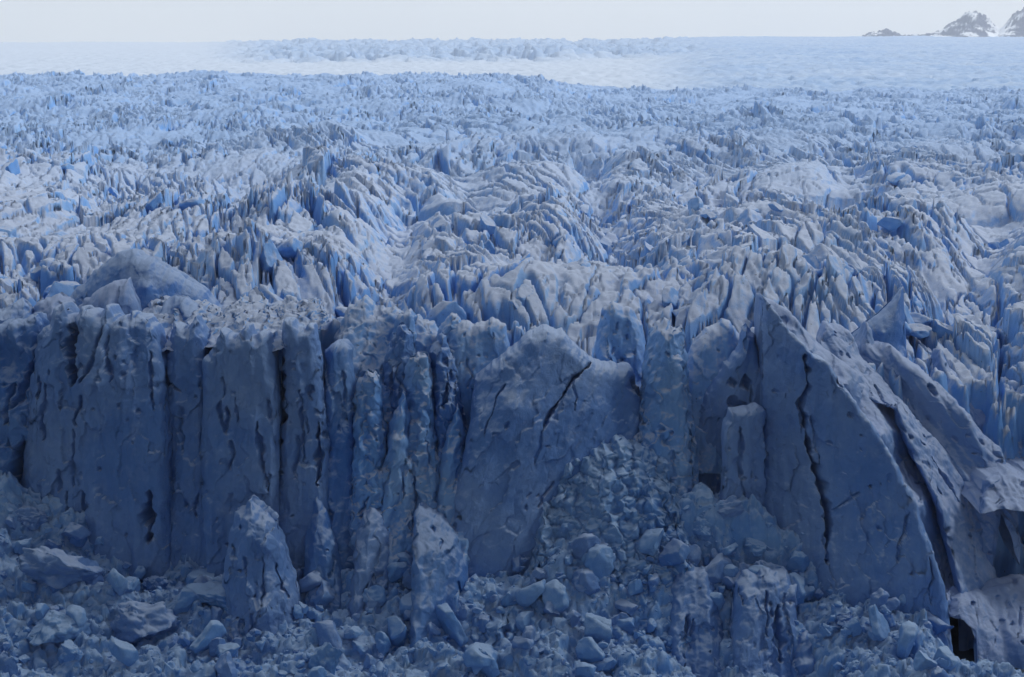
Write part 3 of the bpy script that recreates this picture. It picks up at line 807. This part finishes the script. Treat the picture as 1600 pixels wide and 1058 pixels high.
solo('ice_column', 'broad blocky ice column with a forked vertical crack below the horned peak', 'ice column',
     [(1140, 1100), (1144, 980), (1147, 910), (1160, 890), (1196, 884), (1228, 896), (1244, 940), (1252, 1010), (1258, 1100)], 1120, [(1160, 896, 215), (1220, 896, 215), (1190, 960, 210), (1170, 1040, 206), (1240, 1040, 208), (1190, 1100, 202)],
     thick=10, seed=55, mat=M_WALL, cracks=[([(1216, 945), (1213, 985), (1222, 1035)], 4, 2.5), ([(1205, 940), (1203, 965)], 2.5, 1.5)], rough=1.3, auto=3, pits=12, round_px=22, round_m=4)
solo('ice_column', 'short ice stub with a black seam beside the broad blocky column', 'ice column',
     [(1226, 1100), (1230, 1020), (1240, 988), (1262, 983), (1280, 1004), (1286, 1040), (1292, 1100)], 1120, [(1255, 990, 210), (1255, 1040, 206), (1255, 1100, 202)], thick=8, seed=56, mat=M_WALL, rough=1.0, auto=1, pits=6)

solo('ice_hummock', 'rough crumbling ice hummock swelling out of the rubble below the crushed pile', 'ice hummock',
     [(690, 1110), (708, 1030), (735, 970), (775, 944), (820, 936), (870, 948), (925, 942), (975, 962), (1005, 1010), (1024, 1110)], 1130,
     [(775, 950, 214), (870, 955, 215), (960, 965, 214), (740, 1020, 209), (850, 1010, 208), (970, 1020, 209), (720, 1110, 203), (850, 1110, 202), (1000, 1110, 203)],
     thick=10, seed=57, mat=M_RUBBLE, rough=2.4, facet=1.6, flute=2.0, crumb=0.8, auto=8, pits=16, edge=9, round_px=30, round_m=5)
solo('ice_hummock', 'low knobbly ice hummock in the rubble between the sharp spire and the stump', 'ice hummock',
     [(500, 1110), (520, 1060), (560, 1015), (600, 996), (640, 992), (676, 1012), (698, 1060), (708, 1110)], 1130,
     [(600, 1002, 210), (650, 1000, 210), (560, 1060, 205), (650, 1060, 204), (600, 1110, 201)],
     thick=8, seed=58, mat=M_RUBBLE, rough=2.4, facet=1.6, flute=1.2, crumb=0.9, auto=3, pits=8, edge=9, round_px=30, round_m=5)

# ------------------------------------------------------------------ rubble at the foot
BED = [(-200, 760), (-60, 780), (0, 788), (100, 828), (230, 882), (330, 892), (480, 898), (560, 880), (640, 880), (700, 885), (800, 880), (880, 850), (1000, 850), (1060, 830), (1100, 830), (1150, 846), (1250, 872), (1320, 892), (1410, 920), (1460, 1040), (1500, 1110), (1800, 1110)]
bx_, _, bz_ = at(np.array([p[0] for p in BED]), np.array([p[1] for p in BED]), 224.0)

def bed_height(x, y, detail=True):
    zc = np.interp(x, bx_, bz_)
    t = (y - 192.0) / 32.0
    ex = 1.25 + 3.6 * np.exp(-((x - 37) / 16.0) ** 4)
    h = zc * np.sign(t) * np.abs(t) ** ex
    h = np.where(y > 226, zc * (34.0 / 32.0) ** ex, h)
    h = h + 2.8 * fbm2(x / 11, y / 8, 3, 500) - 5.0 * np.exp(-((x - 37) / 15.0) ** 4) * (1 - sstep(207, 217, y)) - (4.0 * np.exp(-((x - 5) / 16.0) ** 4) + 2.5 * np.exp(-((x + 19) / 9.0) ** 4)) * (1 - sstep(208, 219, y))
    if detail:
        f, gp, ox, oy, r1, r2, r3 = worley2(x / 2.2 + 0.5 * noise2(x / 2, y / 2, 3), y / 2.2, 510)
        h = h + 1.7 * (r1 - 0.5) + 1.5 * (r2 - 0.5) * ox + 1.5 * (r3 - 0.5) * oy - 0.7 * (1 - sstep(0, 0.2, gp))
        f, gp, ox, oy, r1, r2, r3 = worley2(x / 0.8, y / 0.8, 520)
        h = h + 0.6 * (r1 - 0.5) + 0.6 * (r2 - 0.5) * ox + 0.6 * (r3 - 0.5) * oy
    return h

nr, nc = 260, 800
yy = np.linspace(182, 236, nr); xx = np.linspace(-105, 105, nc)
XX, YY = np.meshgrid(xx, yy)
tag(link('rubble_slope', make_mesh('rubble_slope', np.stack([XX, YY, bed_height(XX, YY)], -1).reshape(-1, 3), quads=grid_quads(nr, nc)), M_RUBBLE), kind='structure')

def icosphere(sub):
    import bmesh
    bm = bmesh.new()
    bmesh.ops.create_icosphere(bm, subdivisions=sub, radius=1.0)
    v = np.array([q.co[:] for q in bm.verts]); f = np.array([[w.index for w in q.verts] for q in bm.faces])
    bm.free()
    return v, f

def block_verts(v, seed, planes=9, rough=0.06):
    """a fractured lump: a ball cut flat by random planes, then weathered"""
    R = np.random.default_rng(7000 + seed)
    s = np.array([R.uniform(0.8, 1.25), R.uniform(0.75, 1.1), R.uniform(0.6, 0.95)])
    v = v.copy()
    for k in range(planes):
        n = R.normal(size=3); n /= np.linalg.norm(n)
        c = R.uniform(0.36, 0.74)
        d = v @ n
        over = np.clip(d - c, 0, None)
        v = v - over[:, None] * n[None, :] * 0.99
    nrm = v / np.maximum(1e-6, np.linalg.norm(v, axis=1))[:, None]
    v = v + nrm * (rough * fbm3(v[:, 0] * 2.4 + seed, v[:, 1] * 2.4, v[:, 2] * 2.4, 4, 600 + seed, 0.6))[:, None] * 2
    return v * s

iv4, if4 = icosphere(5)
iv3, if3 = icosphere(4)
iv2, if2 = icosphere(2)
BLOCKS = []
for k in range(12):
    me = make_mesh('ice_block', block_verts(iv3, k, 8 + k % 4), tris=if3)
    me.materials.append((M_RUBBLE, M_WALL, M_RUBBLE, M_BLUE)[k % 4])
    BLOCKS.append(me)

def bed_hit(px, py):
    """where the line of sight through a photo point meets the rubble slope"""
    best = None
    for Y in np.arange(190, 236, 0.25):
        x, _, z = at(px, py, Y)
        h = float(bed_height(np.array([float(x)]), np.array([Y]), False)[0])
        if h >= float(z):
            return float(x), Y, h
    x, _, z = at(px, py, 224.0)
    return float(x), 224.0, float(z)

BIG = [  # photo x, y of the middle, width px, aspect (height/width), label
    (88, 902, 112, 0.62, 'big smooth grey ice block lying on the rubble at the cliff foot'),
    (82, 985, 84, 0.9, 'rough upright ice block below the big smooth grey block'),
    (112, 1022, 44, 0.9, 'small pale boulder of ice leaning on the rough upright block'),
    (212, 985, 104, 0.62, 'dark-bottomed tilted ice block overhanging a black hollow in the rubble'),
    (240, 914, 44, 0.9, 'rounded light blue ice boulder amid fine rubble under the cliff'),
    (335, 935, 90, 0.45, 'long crumbly ice block wedged behind the sharp spire'),
    (50, 815, 56, 0.7, 'pale angular ice block high on the rubble by the leaning slab'),
    (510, 1030, 52, 0.9, 'rounded faceted ice boulder beside the foot of the sharp spire'),
    (752, 880, 52, 0.85, 'pale chunk of ice under the dome beside the flat-topped stump'),
    (806, 882, 40, 0.8, 'smaller pale chunk of ice beside the crushed ice pile'),
    (1302, 868, 48, 0.85, 'angular ice block set against the foot of the horned face'),
    (1180, 858, 56, 0.65, 'blue ice boulder at the foot of the side column of the horned peak'),
    (1400, 905, 66, 0.7, 'fractured ice slab block leaning on the lower horned face'),
    (1345, 885, 36, 0.8, 'wedge-shaped ice block beside the angular block at the horned face'),
    (1372, 950, 40, 0.8, 'flat ice plate tilted in the rubble below the fractured slab block'),
    (1402, 934, 30, 0.95, 'round-edged ice cobble wedged beneath the fractured slab block'),
    (1322, 972, 34, 0.7, 'pale loose ice chunk framed by dark gaps in the rubble'),
    (1290, 985, 28, 1.1, 'upright ice chunk near the short stub with the black seam'),
    (1140, 800, 46, 0.8, 'blue ice chunk before the dark recess of the horned peak'),
    (1095, 830, 40, 0.9, 'ice chunk between the crushed pile and the dark recess'),
]
for k, (px, py, w, asp, lab) in enumerate(BIG):
    x, Y, z = bed_hit(px, py + w * asp * 0.35)
    r = w / F * (Y / 0.955) * 0.62
    me = make_mesh('ice_block', block_verts(iv4, 40 + k, 15, 0.11), tris=if4)
    o = link('ice_block', me, (M_WALL, M_RUBBLE, M_RUBBLE, M_WALL, M_BLUE, M_RUBBLE)[k % 6])
    o.location = (x, Y + 0.3 * r, z + r * asp * 0.55)
    o.scale = (r, r * 0.9, r * asp * 1.25)
    o.rotation_euler = (rng.normal(0, 0.15), rng.normal(0, 0.2), rng.uniform(-0.5, 0.5))
    tag(o, lab, 'ice block')

placed = 0
GR = [(-100, -33, 'pale ice block among the tumbled rubble before the fluted cliff', 'blocks before the fluted cliff'),
      (-33, 24, 'pale ice block among the tumbled rubble below the cracked dome', 'blocks below the cracked dome'),
      (24, 100, 'pale ice block among the tumbled rubble below the horned peak', 'blocks below the horned peak')]
for k in range(280):
    px = rng.uniform(-40, 1500); py = rng.uniform(800, 1075)
    x, Y, z = bed_hit(px, py)
    if Y > 223.5:
        Y = rng.uniform(212, 223)
        z = float(bed_height(np.array([x]), np.array([Y]), False)[0])
    if 1020 < px < 1300 and Y < 215:
        px, Y, x, z = 0, 219.0, x, float(bed_height(np.array([x]), np.array([219.0]), False)[0])
    r = 0.75 + 2.7 * rng.random() ** 2.0
    me = BLOCKS[int(rng.integers(0, 12))]
    o = bpy.data.objects.new('ice_block', me)
    COL.objects.link(o)
    o.location = (x, Y, z + 0.45 * r + 0.5)
    o.scale = (r, r, r)
    o.rotation_euler = tuple(rng.uniform(0, 6.28, 3))
    for lo, hi, lab, grp in GR:
        if lo <= x < hi:
            tag(o, lab, 'ice block', grp)

def build_rubble():
    V, T, off = [], [], 0
    base = [block_verts(iv2, 100 + k, 7, 0.05) for k in range(14)]
    n = 6500
    X = rng.uniform(-95, 95, n); Y = 190 + 36 * rng.random(n) ** 0.8
    Z = bed_height(X, Y, True)
    r = 0.16 + 0.85 * rng.random(n) ** 4
    for k in range(n):
        a, b = rng.uniform(0, 6.28, 2)
        ca, sa, cb, sb = math.cos(a), math.sin(a), math.cos(b), math.sin(b)
        Rm = np.array([[ca, -sa, 0], [sa, ca, 0], [0, 0, 1]]) @ np.array([[1, 0, 0], [0, cb, -sb], [0, sb, cb]])
        v = base[k % 14] @ Rm.T * r[k] + np.array([X[k], Y[k], Z[k] - 0.15 * r[k]])
        V.append(v); T.append(if2 + off); off += len(v)
    return make_mesh('ice_rubble', np.concatenate(V), tris=np.concatenate(T), smooth=False)

tag(link('ice_rubble', build_rubble(), M_RUBBLE), 'fine crushed ice rubble strewn over the slope at the cliff foot', 'ice rubble', kind='stuff')

# ------------------------------------------------------------------ seracs standing on the glacier surface
SER = []
for k in range(12):
    v = block_verts(iv3, 200 + k, 12, 0.05)
    R_ = np.random.default_rng(300 + k)
    v[:, 0] = v[:, 0] * (1 - 0.28 * v[:, 2]) + R_.uniform(-0.5, 0.5) * v[:, 2]
    v[:, 1] = v[:, 1] * (1 - 0.20 * v[:, 2]) + R_.uniform(-0.4, 0.4) * v[:, 2]
    me = make_mesh('serac', v, tris=if3)
    me.materials.append(M_FIELD)
    SER.append(me)
for k in range(95):
    px = rng.uniform(-20, 1620); py = rng.uniform(290, 450)
    x, Y = flat_hit(px, py, 45.0)
    if Y < 266:
        continue
    z = float(field_base(np.array([x]), np.array([Y]))[0])
    o = bpy.data.objects.new('serac', SER[k % 12])
    COL.objects.link(o)
    s_ = rng.uniform(2.2, 4.2)
    o.location = (x, Y, z - 0.2 * s_)
    o.scale = (s_ * rng.uniform(0.8, 1.3), s_ * 1.5, s_ * rng.uniform(1.1, 1.8))
    o.rotation_euler = (rng.normal(0, 0.12), rng.normal(0, 0.2), rng.normal(0.0, 0.4))
    side = 'fluted cliff' if x < -33 else ('cracked dome' if x < 24 else 'horned peak')
    tag(o, 'blue-white serac standing amid the crevasses of the glacier behind the ' + side, 'serac', 'seracs behind the ' + side)

# ------------------------------------------------------------------ the air
hz = make_mesh('haze', [(-7000, -300, -8), (7000, -300, -8), (7000, 12500, -8), (-7000, 12500, -8),
                        (-7000, -300, 640), (7000, -300, 640), (7000, 12500, 640), (-7000, 12500, 640)],
               quads=[(3, 2, 1, 0), (4, 5, 6, 7), (0, 1, 5, 4), (1, 2, 6, 5), (2, 3, 7, 6), (3, 0, 4, 7)], smooth=False)
mh = bpy.data.materials.new('air')
mh.use_nodes = True
nt = mh.node_tree
nt.nodes.remove(nt.nodes['Principled BSDF'])
pv = nt.nodes.new('ShaderNodeVolumePrincipled')
pv.inputs['Color'].default_value = (0.93, 0.96, 1.0, 1)
pv.inputs['Density'].default_value = 0.000058
pv.inputs['Anisotropy'].default_value = 0.45
nt.links.new(pv.outputs[0], nt.nodes['Material Output'].inputs['Volume'])
tag(link('haze', hz, mh), kind='stuff')

# ------------------------------------------------------------------ the cloud bank whose shade lies on the ice front
def build_cloud():
    nr, nc = 150, 190
    uu = np.linspace(-1, 1, nc)[None, :] + np.zeros((nr, 1)); vv = np.linspace(0, 1, nr)[:, None] + np.zeros((1, nc))
    X = uu * 9000 + 500
    Yf = CLOUD_EDGE + 260 * fbm2(X / 900, X * 0, 3, 800)
    Y = -5200 + (Yf + 5200) * vv
    ed = np.clip(np.minimum((1 - vv) * (Yf + 5200) / 420, np.minimum(vv * 6, (1 - np.abs(uu)) * 8)), 0, 1)
    rd = np.sqrt(1 - (1 - ed) ** 2)
    bil = np.abs(fbm2(X / 380, Y / 380, 4, 810)); bil2 = np.abs(fbm2(X / 300, Y / 300, 4, 820))
    lo = 860 - rd * (120 + 40 * bil); hi = 860 + rd * (160 + 320 * bil2)
    v = np.concatenate([np.stack([X, Y, lo], -1).reshape(-1, 3), np.stack([X, Y, hi], -1).reshape(-1, 3)])
    return make_mesh('cloud', v, quads=np.concatenate([grid_quads(nr, nc, 0, True), grid_quads(nr, nc, nr * nc)]))

mc = bpy.data.materials.new('cloud_vapour')
mc.use_nodes = True
nt = mc.node_tree
nt.nodes.remove(nt.nodes['Principled BSDF'])
d_ = nt.nodes.new('ShaderNodeBsdfDiffuse'); d_.inputs[0].default_value = (0.8, 0.82, 0.85, 1)
t_ = nt.nodes.new('ShaderNodeBsdfTranslucent'); t_.inputs[0].default_value = (0.8, 0.82, 0.85, 1)
x_ = nt.nodes.new('ShaderNodeMixShader'); x_.inputs[0].default_value = 0.35
nt.links.new(d_.outputs[0], x_.inputs[1]); nt.links.new(t_.outputs[0], x_.inputs[2])
nt.links.new(x_.outputs[0], nt.nodes['Material Output'].inputs['Surface'])
tag(link('cloud', build_cloud(), mc), kind='structure')
